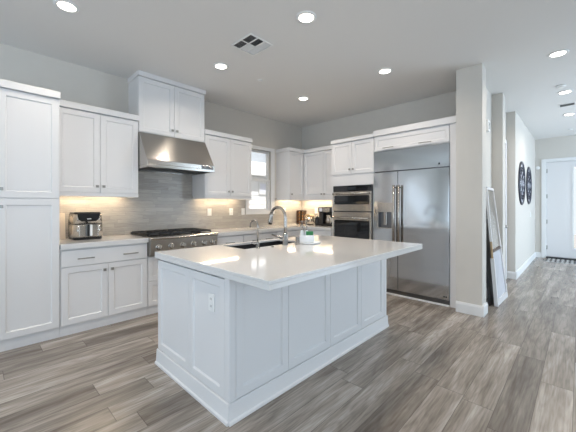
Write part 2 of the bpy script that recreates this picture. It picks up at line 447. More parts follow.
# casing: build as three boards instead of a closed ring
d = MB()
d.box(-.715, -.635, YE - .024, YE, 0, 2.50).box(.355, .435, YE - .024, YE, 0, 2.50).box(-.635, .355, YE - .024, YE, 2.425, 2.50)
d.box(-.64, -.622, YE, YE + .13, 0, 2.43).box(.342, .36, YE, YE + .13, 0, 2.43).box(-.622, .342, YE, YE + .13, 2.412, 2.43)
door1 = struct('door_1', d, 'trim', bevel=.002)
leaf = MB().ring(mapY(YE + .03), -.619, .339, .045, 2.409, (-.115, .13, .29, 2.265), -.045, 0).build('door_leaf', 'cab', door1, bevel=.002)
MB().ring(mapY(YE + .03), -.145, .16, .26, 2.295, (-.115, .13, .29, 2.265), 0, .010).build('glass_frame', 'trim', leaf, bevel=.002)
MB().box(-.115, .13, YE + .045, YE + .055, .29, 2.265).build('door_glass', 'glass', leaf)
for z in (.27, .92, 1.56, 2.20):
    MB().cyl((-.620, YE + .018, z - .05), 'z', .009, .10, 10).box(-.628, -.600, YE + .024, YE + .0299, z - .05, z + .05).build('hinge', 'nickel', leaf)
hn = MB().box(.255, .295, YE + .022, YE + .030, .88, 1.12); hn.tube([(.275, YE + .022, .92), (.275, YE - .02, .93), (.275, YE - .02, 1.07), (.275, YE + .022, 1.08)], .009, 8)
hn.build('door_handle', 'nickel', leaf)
MB().box(-.622, .342, YE - .06, YE + .13, .0, .044).build('threshold', 'black', door1, bevel=.004)
# hall recess door (door_2)
d = MB()
d.box(-.979, -.962, 5.76, 5.83, 0, 2.51).box(-.979, -.962, 6.66, 6.735, 0, 2.51).box(-.979, -.962, 5.83, 6.66, 2.44, 2.51)
door2 = struct('door_2', d, 'trim', bevel=.002)
MB().shaker(mapX(-1.04), 5.832, 6.658, .01, 1.20, .035, .11).shaker(mapX(-1.04), 5.832, 6.658, 1.20, 2.438, .035, .11).build('door_leaf', 'cab', door2)
MB().cyl((-1.005, 6.59, .95), 'x', .012, .04, 14).lathe((-.968, 6.59, .95), [(.012, 0), (.027, .008), (.028, .022), (.016, .034)], 18, 'x').build('door_knob', 'nickel', door2)

# ------------------------------------------------------------------ backsplash tile
zt = .942
mb = MB()
mb.ring(mapX(WX), .60, 4.20, zt, 1.469, (3.41, 4.13, 1.163, 1.468), .001, .011)
mb.box(WX + .001, WX + .011, 4.20, WY - .012, zt, 1.469)
mb.box(WX + .001, WX + .011, 1.44, 2.36, 1.470, 2.10)
tag(mb.build('tile_backsplash', 'tile_left'), 'grey stacked-stone tile backsplash running behind the rangetop and under the kitchen window', 'backsplash')
mb = MB().box(WX + .012, -3.12, WY - .011, WY - .001, zt, 1.469)
tag(mb.build('tile_backsplash', 'tile_back'), 'short warm-lit tile backsplash in the corner behind the coffee maker', 'backsplash')

# ------------------------------------------------------------------ hardware
def knob(parent, mp, u, z, t=.02):
    """square cabinet knob on a stem"""
    mb = MB()
    def bx(du, w0, w1, dz):
        a = mp(u - du, w0, z - dz); b = mp(u + du, w1, z + dz)
        mb.box(min(a[0], b[0]), max(a[0], b[0]), min(a[1], b[1]), max(a[1], b[1]), a[2], b[2])
    bx(.006, t, t + .018, .006); bx(.0145, t + .016, t + .026, .0145)
    return mb.build('knob', 'nickel', parent, bevel=.0015)
def pull(parent, mp, u0, u1, z, t=.02, hv='h', z1=None):
    mb = MB()
    def bx(ua, ub, w0, w1, za, zb):
        a = mp(ua, w0, za); b = mp(ub, w1, zb)
        mb.box(min(a[0], b[0]), max(a[0], b[0]), min(a[1], b[1]), max(a[1], b[1]), za, zb)
    bx(u0, u1, t + .024, t + .034, z - .006, z + .006)
    bx(u0 + .012, u0 + .022, t, t + .026, z - .005, z + .005); bx(u1 - .022, u1 - .012, t, t + .026, z - .005, z + .005)
    return mb.build('pull', 'nickel', parent, bevel=.0015)
G = .0022
def door(parent, mp, u0, u1, z0, z1, kn=None, st=.058):
    d = MB().shaker(mp, u0 + G, u1 - G, z0 + G, z1 - G, .02, st).build('door', 'cab', parent, bevel=.0012, seg=1)
    if kn: knob(d, mp, *kn)
    return d
def drawer(parent, mp, u0, u1, z0, z1, pulls=(), flat=True, st=.05):
    mb = MB()
    if flat:
        V = [mp(a, w, z) for a in (u0 + G, u1 - G) for w in (0, .02) for z in (z0 + G, z1 - G)]
        mb.add(V, [(0, 1, 3, 2), (4, 6, 7, 5), (0, 4, 5, 1), (2, 3, 7, 6), (0, 2, 6, 4), (1, 5, 7, 3)])
    else: mb.shaker(mp, u0 + G, u1 - G, z0 + G, z1 - G, .02, st)
    d = mb.build('drawer', 'cab', parent, bevel=.0015, seg=1)
    for a, b, z in pulls: pull(d, mp, a, b, z)
    return d
E_ = .0004
def crown_X(parent, x, xb, y0, y1, z0=2.388, z1=2.456, side0=False, side1=False, name='crown'):
    mb = MB(); a = y0 + E_; b = y1 - E_
    mb.box(xb, x, a, b, z0, z1)
    return mb.build(name, 'cab', parent, bevel=.003)

# ------------------------------------------------------------------ pantry
FX = -3.74        # door face plane of base cabinets (range wall); bodies end 2 cm behind
FXb = FX - .02
p = thing('pantry_cabinet', 'tall white shaker pantry cabinet reaching from the floor, at the left edge', 'cabinet', (WX, .13, 0))
MB().box(WX + .001, FXb, -.33, .593, .105, 2.388).build('cabinet_body', 'cab', p, bevel=.001)
MB().box(WX + .001, -3.775, -.33, .593, 0, .1045).build('toe_kick', 'cab', p)
mbp = mapX(FXb)
door(p, mbp, -.328, .132, 1.397, 2.386, (.105, 1.478)); door(p, mbp, .134, .590, 1.397, 2.386, (.165, 1.478))
door(p, mbp, -.328, .132, .112, 1.393, (.105, 1.318)); door(p, mbp, .134, .590, .112, 1.393, (.165, 1.318))
MB().box(WX + .001, -3.715, -.33, .593, 2.3885, 2.456).build('crown', 'cab', p, bevel=.003)

# ------------------------------------------------------------------ wall cabinets on the range wall
UX = -4.00; UXb = UX - .02
def light_strip(parent, x0, x1, y0, y1, z, power, ax='x'):
    o = MB().box(x0, x1, y0, y1, z - .010, z).build('light_strip', 'stripglow', parent, bevel=.002)
    L = area('strip_light', (0, 0, 0), (0, 0, 0), x1 - x0, y1 - y0, power, (1, .78, .52))
    L.parent = o
    base = Vector((0, 0, 0)); q = parent
    while q is not None: base += q.location; q = q.parent
    L.location = Vector(((x0 + x1) / 2, (y0 + y1) / 2, z - .013)) - base
    return o
def upper(label, y0, y1, split, top=2.388, crown_z=2.456, rail0=1.430):
    t = thing('wall_cabinet', label, 'cabinet', (WX, (y0 + y1) / 2, 1.43))
    MB().box(WX + .001, UXb, y0 + E_, y1 - E_, 1.4705, top).build('cabinet_body', 'cab', t, bevel=.001)
    mp = mapX(UXb)
    door(t, mp, y0 + .002, split, 1.474, top - .002, (split - .033, 1.548)); door(t, mp, split, y1 - .002, 1.474, top - .002, (split + .033, 1.548))
    MB().box(WX + .001, UX + .022, y0 + E_, y1 - E_, top + .0005, crown_z).build('crown', 'cab', t, bevel=.003)
    MB().box(UXb - .02, UXb + .018, y0 + E_, y1 - E_, rail0, 1.470).box(WX + .012, UXb - .02, y0 + E_, y0 + .018, rail0, 1.470).box(WX + .012, UXb - .02, y1 - .018, y1 - E_, rail0, 1.470).build('light_rail', 'cab', t, bevel=.0015)
    light_strip(t, WX + .10, WX + .125, y0 + .06, y1 - .08, 1.4695, 3.4)
    return t
upper('white two-door wall cabinet between the pantry and the range hood', .594, 1.434, 1.011)
upper('white two-door wall cabinet between the range hood and the window', 2.368, 3.255, 2.822)

t = thing('wall_cabinet', 'white two-door cabinet rising to the ceiling above the steel range hood', 'cabinet', (WX, 1.9, 2.26))
MB().box(WX + .001, UXb, 1.4365, 2.3655, 2.262, 2.966).build('cabinet_body', 'cab', t, bevel=.001)
mp = mapX(UXb)
door(t, mp, 1.438, 1.9015, 2.266, 2.963, (1.868, 2.345)); door(t, mp, 1.9015, 2.364, 2.266, 2.963, (1.935, 2.345))
MB().box(WX + .001, UX + .022, 1.425, 2.377, 2.9665, CZ - .001).build('crown', 'cab', t, bevel=.003)

# corner wall cabinet (L-shaped) + side panel by the window
t = thing('corner_wall_cabinet', 'white L-shaped corner wall cabinet right of the window above the coffee maker', 'cabinet', (WX, WY, 1.43))
BYu = 4.60
L_ = [(WX + .001, 4.185), (UXb, 4.185), (UXb, BYu + .02), (-3.1185, BYu + .02), (-3.1185, WY - .001), (WX + .001, WY - .001)]
MB().prism(L_, 'z', 1.4705, 2.370).build('cabinet_body', 'cab', t, bevel=.001)
door(t, mapX(UXb), 4.187, BYu - .002, 1.474, 2.368, (4.235, 1.545))
my = mapY(BYu + .02)
door(t, my, UX + .002, -3.512, 1.474, 2.368, (-3.545, 1.545)); door(t, my, -3.512, -3.12, 1.474, 2.368, (-3.478, 1.545))
Lc = [(WX + .001, 4.165), (UX + .022, 4.165), (UX + .022, BYu - .022), (-3.1185, BYu - .022), (-3.1185, WY - .001), (WX + .001, WY - .001)]
MB().prism(Lc, 'z', 2.3705, 2.440).build('crown', 'cab', t, bevel=.003)
mb = MB().box(UXb - .02, UXb + .018, 4.186, BYu + .002, 1.43, 1.470).box(UXb + .018, -3.1185, BYu + .002, BYu + .04, 1.43, 1.470).box(WX + .012, UXb - .02, 4.186, 4.204, 1.43, 1.470)
mb.build('light_rail', 'cab', t, bevel=.0015)
light_strip(t, WX + .10, WX + .125, 4.25, 4.80, 1.4695, 3.6)
light_strip(t, -4.20, -3.2, WY - .125, WY - .10, 1.4695, 7)

# ------------------------------------------------------------------ base cabinets, range wall
def base_X(label, y0, y1, fronts, ztop=.884):
    t = thing('base_cabinet', label, 'cabinet', (WX, (y0 + y1) / 2, 0))
    MB().box(WX + .001, FXb, y0 + E_, y1 - E_, .105, ztop).build('cabinet_body', 'cab', t, bevel=.001)
    MB().box(WX + .001, -3.775, y0 + E_, y1 - E_, 0, .1045).build('toe_kick', 'cab', t)
    mp = mapX(FXb)
    for f in fronts:
        if f[0] == 'door': door(t, mp, f[1], f[2], f[3], f[4], f[5])
        else: drawer(t, mp, f[1], f[2], f[3], f[4], f[5], f[6] if len(f) > 6 else True)
    return t
base_X('white base cabinet with one wide drawer over two doors, beneath the air fryer', .594, 1.446, [
    ('drawer', .600, 1.443, .702, .870, [(.735, .888, .777), (1.168, 1.330, .777)]),
    ('door', .600, 1.022, .112, .698, (.985, .630)), ('door', 1.022, 1.443, .112, .698, (1.060, .630))])
base_X('white two-drawer base cabinet directly beneath the rangetop', 1.448, 2.366, [
    ('drawer', 1.451, 2.363, .415, .705, [(1.56, 1.72, .67), (2.1, 2.26, .67)], False), ('drawer', 1.451, 2.363, .112, .408, [(1.56, 1.72, .37), (2.1, 2.26, .37)], False)], ztop=.715)
base_X('white base cabinet right of the rangetop, nearer one', 2.368, 2.88, [
    ('drawer', 2.372, 2.878, .702, .870, [(2.545, 2.70, .777)]), ('door', 2.372, 2.878, .112, .698, (2.42, .63))])
base_X('white base cabinet under the window, next before the corner', 2.881, 3.60, [
    ('drawer', 2.884, 3.598, .702, .870, [(3.05, 3.205, .777), (3.33, 3.48, .777)]), ('door', 2.884, 3.241, .112, .698, (3.205, .63)), ('door', 3.241, 3.598, .112, .698, (3.275, .63))])
base_X('white base cabinet filling the corner of the two counter runs', 3.601, WY - .002, [
    ('drawer', 3.604, 4.30, .702, .870, [(3.87, 4.03, .777)]), ('door', 3.604, 4.30, .112, .698, (3.65, .63))])
# back wall base
t = thing('base_cabinet', 'white base cabinet under the coffee maker on the short counter', 'cabinet', (-3.43, WY, 0))
BF = 4.345
MB().box(FXb + .002, -3.1185, BF, WY - .001, .105, .884).build('cabinet_body', 'cab', t, bevel=.001)
MB().box(-3.77, -3.1185, BF + .015, WY - .001, 0, .1045).build('toe_kick', 'cab', t)
drawer(t, mapY(BF), -3.715, -3.121, .702, .870, [(-3.50, -3.34, .777)])
door(t, mapY(BF), -3.715, -3.42, .112, .698, (-3.45, .63)); door(t, mapY(BF), -3.42, -3.121, .112, .698, (-3.39, .63))

# ------------------------------------------------------------------ counters
CT = .94; CB = .885
tag(MB().box(WX + .0015, -3.715, .595, 1.447, CB, CT).build('countertop', 'quartz', bevel=.003), 'white quartz countertop left of the rangetop carrying the air fryer', 'countertop')
L_ = [(WX + .0015, 2.3675), (-3.715, 2.3675), (-3.715, 4.30), (-3.1195, 4.30), (-3.1195, WY - .0015), (WX + .0015, WY - .0015)]
tag(MB().prism(L_, 'z', CB, CT).build('countertop', 'quartz', bevel=.003), 'white L-shaped quartz countertop running below the window and around the corner', 'countertop')

# ------------------------------------------------------------------ rangetop
t = thing('gas_rangetop', 'stainless six-burner gas rangetop with black grates and front knobs', 'rangetop', (-4.0, 1.907, .72))
y0, y1 = 1.449, 2.3655
MB().box(-4.32, -3.70, y0, y1, .7155, .935).build('body', 'rangesteel', t, bevel=.002)
MB().prism([(-3.70, .735), (-3.668, .735), (-3.656, .912), (-3.70, .912)], 'y', y0, y1).build('control_panel', 'rangesteel', t, bevel=.003)
MB().prism([(-3.78, .9355), (-3.78, .950), (-3.665, .950), (-3.645, .944), (-3.638, .930), (-3.645, .916), (-3.665, .9125), (-3.699, .9125), (-3.699, .9355)], 'y', y0, y1).build('bullnose', 'steel', t, bevel=.001)
MB().box(-4.315, -3.785, y0 + .012, y1 - .012, .9355, .941).build('cooktop_tray', 'darksteel', t, bevel=.002)
MB().box(-4.355, -4.32, y0, y1, .9405, .975).build('rear_trim', 'steel', t, bevel=.002)
for yy in (1.548, 1.700, 1.854, 2.004, 2.157, 2.285):
    k = MB().lathe((-3.663, yy, .826), [(.040, -.006), (.040, .004), (.034, .008), (.031, .010)], 28, 'x').build('bezel', 'steel', t)
    MB().lathe((-3.655, yy, .826), [(.030, .002), (.029, .028), (.026, .033), (.012, .034)], 24, 'x').box(-3.625, -3.612, yy - .006, yy + .006, .800, .852).build('knob', 'steel', k)
for k in range(3):
    a = y0 + .015 + k * .2955; b = a + .2905
    for xc in (-4.17, -3.92):
        MB().lathe((xc, (a + b) / 2, .9415), [(.062, 0), (.062, .008), (.045, .012), (.040, .022), (.015, .024)], 24).build('burner', 'iron', t)
    mb = MB(); z0, z1 = .966, .984
    bw = .013
    for xx in (-4.312, -4.05, -3.795 - bw): mb.box(xx, xx + bw, a, b, z0, z1)
    for yy in (a, b - bw, (a + b) / 2 - bw / 2): mb.box(-4.312, -3.795, yy, yy + bw, z0, z1 - (.0 if yy != a else 0))
    for xc in (-4.17, -3.92):
        mb.box(xc - bw / 2, xc + bw / 2, a, b, z0, z1)
        for sx in (-1, 1):
            for sy in (-1, 1):
                c = (xc, (a + b) / 2)
                mb.tube([(c[0] + sx * .03, c[1] + sy * .03, .976), (c[0] + sx * .115, c[1] + sy * .13, .976)], .006, 6)
    for xx in (-4.312, -3.808):
        for yy in (a, b - bw): mb.box(xx, xx + bw, yy, yy + bw, .9412, z0)
    mb.build('grate', 'iron', t)

# ------------------------------------------------------------------ range hood
t = thing('range_hood', 'stainless canopy range hood with sloping front above the rangetop', 'range hood', (WX, 1.9, 1.78))
y0, y1 = 1.4375, 2.3645
prof = [(WX + .012, 1.80), (-3.745, 1.80), (-3.728, 1.815), (-3.728, 1.885), (-3.745, 1.893), (-3.985, 2.255), (WX + .012, 2.255)]
prof_in = [(WX + .012, 1.83), (-3.745, 1.83), (-3.728, 1.83), (-3.728, 1.885), (-3.745, 1.893), (-3.985, 2.255), (WX + .012, 2.255)]
MB().prism(prof_in, 'y', y0, y1).build('canopy', 'steel', t, bevel=.004, seg=3)
mb = MB().box(-3.748, -3.728, y0, y1, 1.795, 1.8295).box(WX + .012, -4.345, y0, y1, 1.795, 1.8295).box(-4.345, -3.748, y0, y0 + .02, 1.795, 1.8295).box(-4.345, -3.748, y1 - .02, y1, 1.795, 1.8295)
mb.build('lower_lip', 'steel', t, bevel=.002)
for k in range(3):
    a = y0 + .025 + k * .2965; mb = MB().box(-4.30, -3.88, a, a + .285, 1.818, 1.829)
    for j in range(9): mb.box(-4.29, -3.89, a + .012 + j * .030, a + .026 + j * .030, 1.808, 1.818)
    mb.build('baffle_filter', 'darksteel', t)
for yy in (1.65, 2.16):
    MB().cyl((-3.82, yy, 1.815), 'z', .032, .014, 20).build('hood_lamp', 'lampglow', t)
MB().box(-3.728, -3.722, 2.16, 2.335, 1.835, 1.875).build('control_strip', 'darksteel', t, bevel=.001)
for yy in (2.20, 2.29):
    MB().lathe((-3.722, yy, 1.855), [(.017, 0), (.017, .016), (.012, .020)], 20, 'x').build('knob', 'steel', t)

# ------------------------------------------------------------------ oven tower
OY = 4.317; OYb = OY + .02
t = thing('oven_cabinet', 'tall white cabinet housing the built-in microwave and oven', 'cabinet', (-2.715, WY, 0))
my = mapY(OYb)
x0, x1 = -3.117, -2.3125
mb = MB()
mb.ring(lambda u, w_, z: (u, OYb + .0 + w_, z), x0, x1, .105, 2.388, (-3.068, -2.336, .60, 1.662), 0, .03)
mb.box(x0, x0 + .02, OYb + .03, WY - .001, .105, 2.388).box(x1 - .02, x1, OYb + .03, WY - .001, .105, 2.388)
mb.box(x0 + .02, x1 - .02, OYb + .03, WY - .02, 2.0, 2.388).box(x0 + .02, x1 - .02, WY - .02, WY - .001, .105, 2.388)
mb.build('cabinet_body', 'cab', t)
MB().box(x0, x1, OY + .035, WY - .001, 0, .1045).build('toe_kick', 'cab', t)
door(t, my, x0 + .003, -2.711, 1.850, 2.386, (-2.745, 1.925)); door(t, my, -2.711, x1 - .003, 1.850, 2.386, (-2.677, 1.925))
drawer(t, my, x0 + .003, x1 - .003, .112, .40, [(-2.80, -2.63, .33)], False)
MB().box(x0, x1, OY - .025, WY - .001, 2.3885, 2.446).build('crown', 'cab', t, bevel=.003)

# combination microwave + oven
t = thing('wall_oven', 'built-in stainless microwave and oven stack with black glass windows', 'oven', (-2.70, 4.6, .60))
x0, x1 = -3.065, -2.339
MB().box(x0, x1, OY - .003, 4.85, .603, 1.659).build('oven_body', 'darksteel', t)
MB().box(x0, x1, OY - .022, OY - .0035, 1.560, 1.657).build('control_panel', 'blackglass', t, bevel=.002)
MB().box(-2.78, -2.62, OY - .0235, OY - .0222, 1.585, 1.635).build('display', 'greyglass', t)
def oven_door(z0, z1, wz0, wz1, hz, frame_top, name):
    d = MB().ring(lambda u, w_, z: (u, OY - .0035 - w_, z), x0, x1, z0, z1, (x0 + .03, x1 - .03, wz0, wz1), 0, .034).build(name, 'steel', t, bevel=.003)
    MB().box(x0 + .031, x1 - .031, OY - .033, OY - .006, wz0 + .001, wz1 - .001).build('oven_window', 'blackglass', d)
    h = MB().tube([(x0 + .03, OY - .085, hz), (x1 - .03, OY - .085, hz)], .013, 14)
    for xx in (x0 + .055, x1 - .055): h.cyl((xx, OY - .085, hz), 'y', .009, .048, 12)
    h.build('handle', 'steel', d)
    return d
oven_door(1.235, 1.555, 1.345, 1.490, 1.522, .03, 'microwave_door')
MB().box(x0, x1, OY - .012, OY - .0035, 1.222, 1.233).build('vent_gap', 'shadow', t)
oven_door(.610, 1.220, .72, 1.085, 1.125, .03, 'oven_door')

# ------------------------------------------------------------------ fridge enclosure + fridge
t = thing('fridge_cabinet', 'white cabinet bridging over the refrigerator with a wide lift-up front', 'cabinet', (-1.72, WY, 0))
x0, x1 = -2.3115, -1.1275
MB().box(x0, x1, OYb, WY - .001, 2.160, 2.396).build('cabinet_body', 'cab', t)
d = drawer(t, my, -2.300, -1.232, 2.166, 2.376, [(-2.155, -1.985, 2.196), (-1.62, -1.45, 2.196)], False, .045)
MB().box(-1.226, x1, OY, WY - .001, 0, 2.1595).build('side_panel', 'cab', t, bevel=.001)
MB().box(x0, x1, OY - .025, WY - .001, 2.3965, 2.482).build('crown', 'cab', t, bevel=.003)
MB().box(-1.226, x1, OY, OYb - .0005, 2.160, 2.396).build('corner_stile', 'cab', t, bevel=.001)

t = thing('refrigerator', 'large built-in stainless side-by-side refrigerator with ice and water dispenser', 'refrigerator', (-1.77, 4.6, 0))
x0, x1 = -2.3095, -1.2285
FYF = 4.300
MB().box(x0, x1, FYF + .055, WY - .01, .02, 2.155).build('fridge_body', 'darksteel', t)
MB().box(x0 + .002, x1 - .002, FYF + .005, FYF + .054, 1.842, 2.150).build('top_grille', 'fridge', t, bevel=.004)
sp = -1.922
fd = MB().ring(lambda u, w_, z: (u, FYF + .054 - w_, z), x0 + .002, sp - .003, .085, 1.830, (-2.235, -2.008, .985, 1.235), 0, .054).build('freezer_door', 'fridge', t, bevel=.004, seg=3)
MB().box(sp + .003, x1 - .002, FYF, FYF + .054, .085, 1.830).build('fridge_door', 'fridge', t, bevel=.004, seg=3)
dd = MB().ring(mapY(FYF), -2.243, -2.000, .977, 1.372, (-2.228, -2.015, .992, 1.228), 0, .004).build('water_dispenser', 'steel', fd, bevel=.001)
mb = MB().box(-2.235, -2.008, FYF + .05, FYF + .0539, .985, 1.235).box(-2.2349, -2.2300, FYF + .002, FYF + .05, .985, 1.235).box(-2.0130, -2.0081, FYF + .002, FYF + .05, .985, 1.235)
mb.build('dispenser_recess', 'darksteel', dd)
MB().box(-2.150, -2.095, FYF + .012, FYF + .05, 1.03, 1.233).build('paddle', 'chrome', dd, bevel=.006)
MB().box(-2.229, -2.014, FYF + .004, FYF + .0495, .9855, .995).build('drip_tray', 'steel', dd)
MB().box(-2.225, -2.02, FYF - .0055, FYF - .0041, 1.25, 1.355).build('touch_display', 'steel', dd)
for nm, xx, dr in (('handle', -1.958, fd), ('handle', -1.884, None)):
    par = dr or [o for o in t.children if o.name.startswith('fridge_door')][0]
    h = MB().tube([(xx, FYF - .062, .70), (xx, FYF - .062, 1.625)], .0165, 16)
    for zz in (.74, 1.59): h.cyl((xx, FYF - .062, zz), 'y', .011, .062, 12)
    h.build('handle', 'steel', par)
MB().box(x0 + .002, x1 - .002, FYF + .022, FYF + .053, .022, .078).build('kick_grille', 'darksteel', t)
MB().box(x0 + .002, x1 - .002, FYF + .002, FYF + .020, .002, .022).build('base_trim', 'white', t)
MB().box(-1.365, -1.345, FYF + .0035, FYF + .0049, 1.875, 1.900).build('badge', 'black', t)
MB().box(-1.30, -1.285, FYF - .0015, FYF - .0001, .115, .135).box(-1.275, -1.26, FYF - .0015, FYF - .0001, .115, .135).build('badge', 'black', t)

# ------------------------------------------------------------------ island
t = thing('kitchen_island', 'large white panelled kitchen island in the middle of the floor', 'island', (-2.04, 2.11, 0))
bx0, bx1, by0, by1 = -2.570, -1.535, 1.075, 3.150
mb = MB().box(bx0 + .005, bx1 - .021, by0 + .021, by1 - .021, .105, .66)
mb.ring(lambda u, w_, z: (u, z, w_), bx0 + .005, bx1 - .021, by0 + .021, by1 - .021, (-2.53, -2.115, 1.635, 2.47), .6602, .887)
mb.build('island_body', 'cab', t)
MB().box(bx0 + .06, bx1 - .022, by0 + .022, by1 - .022, 0, .1045).build('toe_kick', 'cab', t)
# corner posts
for nm, (px, py) in enumerate(((bx1 - .05, by0), (bx1 - .05, by1 - .05))):
    MB().box(px, bx1, py, py + .05, .1205, .8795).build('corner_post', 'cab', t, bevel=.003)
# long side panels (+X)
mp = mapX(bx1 - .0215)
ys = [by0 + .0515, 1.597, 2.113, 2.620, by1 - .0515]
for i in range(4):
    MB().shaker(mp, ys[i] + .0015, ys[i + 1] - .0015, .122, .876, .020, .058, .011).build('side_panel', 'cab', t, bevel=.0012, seg=1)
# short end panels (-Y) and far end (+Y)
mpy = mapY(by0 + .0215)
xs = [bx0 + .003, -2.035, bx1 - .0515]
for i in range(2):
    ep = MB().shaker(mpy, xs[i] + .0015, xs[i + 1] - .0015, .122, .868, .020, .055, .011).build('end_panel', 'cab', t, bevel=.0012, seg=1)
    MB().shaker(mapYp(by1 - .0215), xs[i] + .0015, xs[i + 1] - .0015, .122, .876, .020, .055, .011).build('end_panel', 'cab', t, bevel=.0012, seg=1)
# base skirting with shoe
mb = MB()
pr = lambda s, b: [(b, 0), (b + s * .026, 0), (b + s * .026, .016), (b + s * .016, .024), (b + s * .010, .114), (b + s * .004, .120), (b, .120)]
mb.prism(pr(1, bx1 - .002), 'y', by0 - .012, by1 + .012)
sk = mb.build('skirting', 'cab', t)
mb = MB(); mb.prism(pr(-1, by0 + .002), 'x', bx0, bx1 + .012); mb.build('skirting', 'cab', t)
mb = MB(); mb.prism(pr(1, by1 - .002), 'x', bx0, bx1 + .012); mb.build('skirting', 'cab', t)
# working side fronts (-X)
mp = mapXn(bx0 + .0045)
for i, (a, b) in enumerate(((1.10, 1.62), (1.62, 2.50), (2.50, 3.12))):
    if i != 1:
        drawer(t, mp, a, b, .70, .872, [((a + b) / 2 - .08, (a + b) / 2 + .08, .79)]); door(t, mp, a, b, .112, .697, (b - .04, .63))
    else:
        drawer(t, mp, a, b, .70, .872)
        door(t, mp, a, 2.06, .112, .697, (2.03, .63)); door(t, mp, 2.06, b, .112, .697, (2.09, .63))

# island countertop with sink cut-out
hole = (-2.50, -2.145, 1.665, 2.44)
mb = MB().ring(lambda u, w_, z: (u, z, w_), -2.566, -1.147, 1.048, 3.143, hole, .920, .940)
mb.ring(lambda u, w_, z: (u, z, w_), -2.566, -1.147, 1.048, 3.143, (-2.541, -1.172, 1.073, 3.118), .888, .9201)
o = mb.build('countertop', 'quartz', bevel=.003)
tag(o, 'glossy white quartz island countertop overhanging toward the open floor', 'countertop')

# sink
sx0, sx1, sy0, sy1 = hole
t = thing('kitchen_sink', 'dark undermount sink set into the island countertop', 'sink', ((sx0 + sx1) / 2, (sy0 + sy1) / 2, .70))
mb = MB()
a0, a1, b0, b1 = sx0 - .004, sx1 + .004, sy0 - .004, sy1 + .004
zr = .9195; zb = .70
outer = [(a0 - .02, b0 - .02, zr), (a1 + .02, b0 - .02, zr), (a1 + .02, b1 + .02, zr), (a0 - .02, b1 + .02, zr)]
inner = [(a0, b0, zr), (a1, b0, zr), (a1, b1, zr), (a0, b1, zr)]
low = [(a0 + .015, b0 + .015, zb), (a1 - .015, b0 + .015, zb), (a1 - .015, b1 - .015, zb), (a0 + .015, b1 - .015, zb)]
vs = outer + inner + low; fs = []
for L in (0, 4):
    for i in range(4): fs.append((L + i, L + (i + 1) % 4, L + 4 + (i + 1) % 4, L + 4 + i))
fs.append((8, 9, 10, 11)); mb.add(vs, fs)
o = mb.build('basin', 'sinksteel', t); sd = o.modifiers.new('thick', 'SOLIDIFY'); sd.thickness = .002; sd.offset = -1
MB().lathe(((sx0 + sx1) / 2, (sy0 + sy1) / 2, .7015), [(.045, 0), (.045, .003), (.03, .002), (.01, .001)], 24).build('drain', 'steel', t)

# main faucet
def arc(cx, cz, y, r, a0, a1, n, dx=-1):
    return [(cx + dx * r * -math.cos(R(a0 + (a1 - a0) * i / n)), y, cz + r * math.sin(R(a0 + (a1 - a0) * i / n))) for i in range(n + 1)]
fx, fy = -2.085, 2.12
t = thing('kitchen_faucet', 'tall brushed-steel gooseneck pull-down faucet behind the sink', 'faucet', (fx, fy, .9405))
MB().lathe((fx, fy, .9405), [(.030, 0), (.030, .006), (.025, .012), (.024, .10), (.019, .115), (.014, .12)], 24).build('faucet_body', 'chrome', t)
rr = .105; zc = 1.205
pts = [(fx, fy, 1.05), (fx, fy, 1.12), (fx, fy, zc)]
pts += [(fx - rr + rr * math.cos(R(a)), fy, zc + rr * math.sin(R(a))) for a in range(10, 156, 9)]
MB().tube(pts, .0145, 14).build('gooseneck', 'chrome', t)
e = Vector(pts[-1]); dirv = Vector((-.20, 0, -1)).normalized()
MB().tube([e + dirv * -.004, e + dirv * .03, e + dirv * .09, e + dirv * .118], .016, 14, [.016, .018, .025, .023]).build('spray_head', 'chrome', t)
MB().tube([(fx, fy, 1.005), (fx - .03, fy - .01, 1.006), (fx - .07, fy - .02, 1.016), (fx - .155, fy - .035, 1.034)], .009, 12, [.018, .014, .010, .007]).build('lever_handle', 'chrome', t)
# filtered water faucet
gx, gy = -2.10, 1.78
t = thing('filter_faucet', 'small thin gooseneck water faucet left of the tall faucet', 'faucet', (gx, gy, .9405))
MB().lathe((gx, gy, .9405), [(.022, 0), (.022, .005), (.016, .010), (.015, .055), (.009, .065)], 20).build('faucet_body', 'chrome', t)
r2 = .052
pts = [(gx, gy, 1.0), (gx, gy, 1.14)] + [(gx - r2 + r2 * math.cos(R(a)), gy, 1.14 + r2 * math.sin(R(a))) for a in range(15, 170, 14)] + [(gx - 2 * r2 - .004, gy, 1.125)]
MB().tube(pts, .0078, 12).build('spout', 'chrome', t)
MB().tube([(gx, gy, .985), (gx - .01, gy - .028, .988), (gx - .028, gy - .055, .992)], .006, 10, [.015, .013, .009]).build('lever_handle', 'chrome', t)
tag(MB().lathe((-2.030, 2.238, .9405), [(.024, 0), (.024, .004), (.0215, .006), (.0215, .068), (.019, .073)], 24).build('air_gap_cap', 'chrome'), 'short brushed-steel cylinder on the island beside the white soap caddy', 'air gap cap')
tag(MB().lathe((-2.062, 1.93, .9405), [(.014, 0), (.014, .004), (.010, .008)], 20).build('air_switch_button', 'chrome'), 'tiny round steel button on the island between the two faucets', 'air switch')

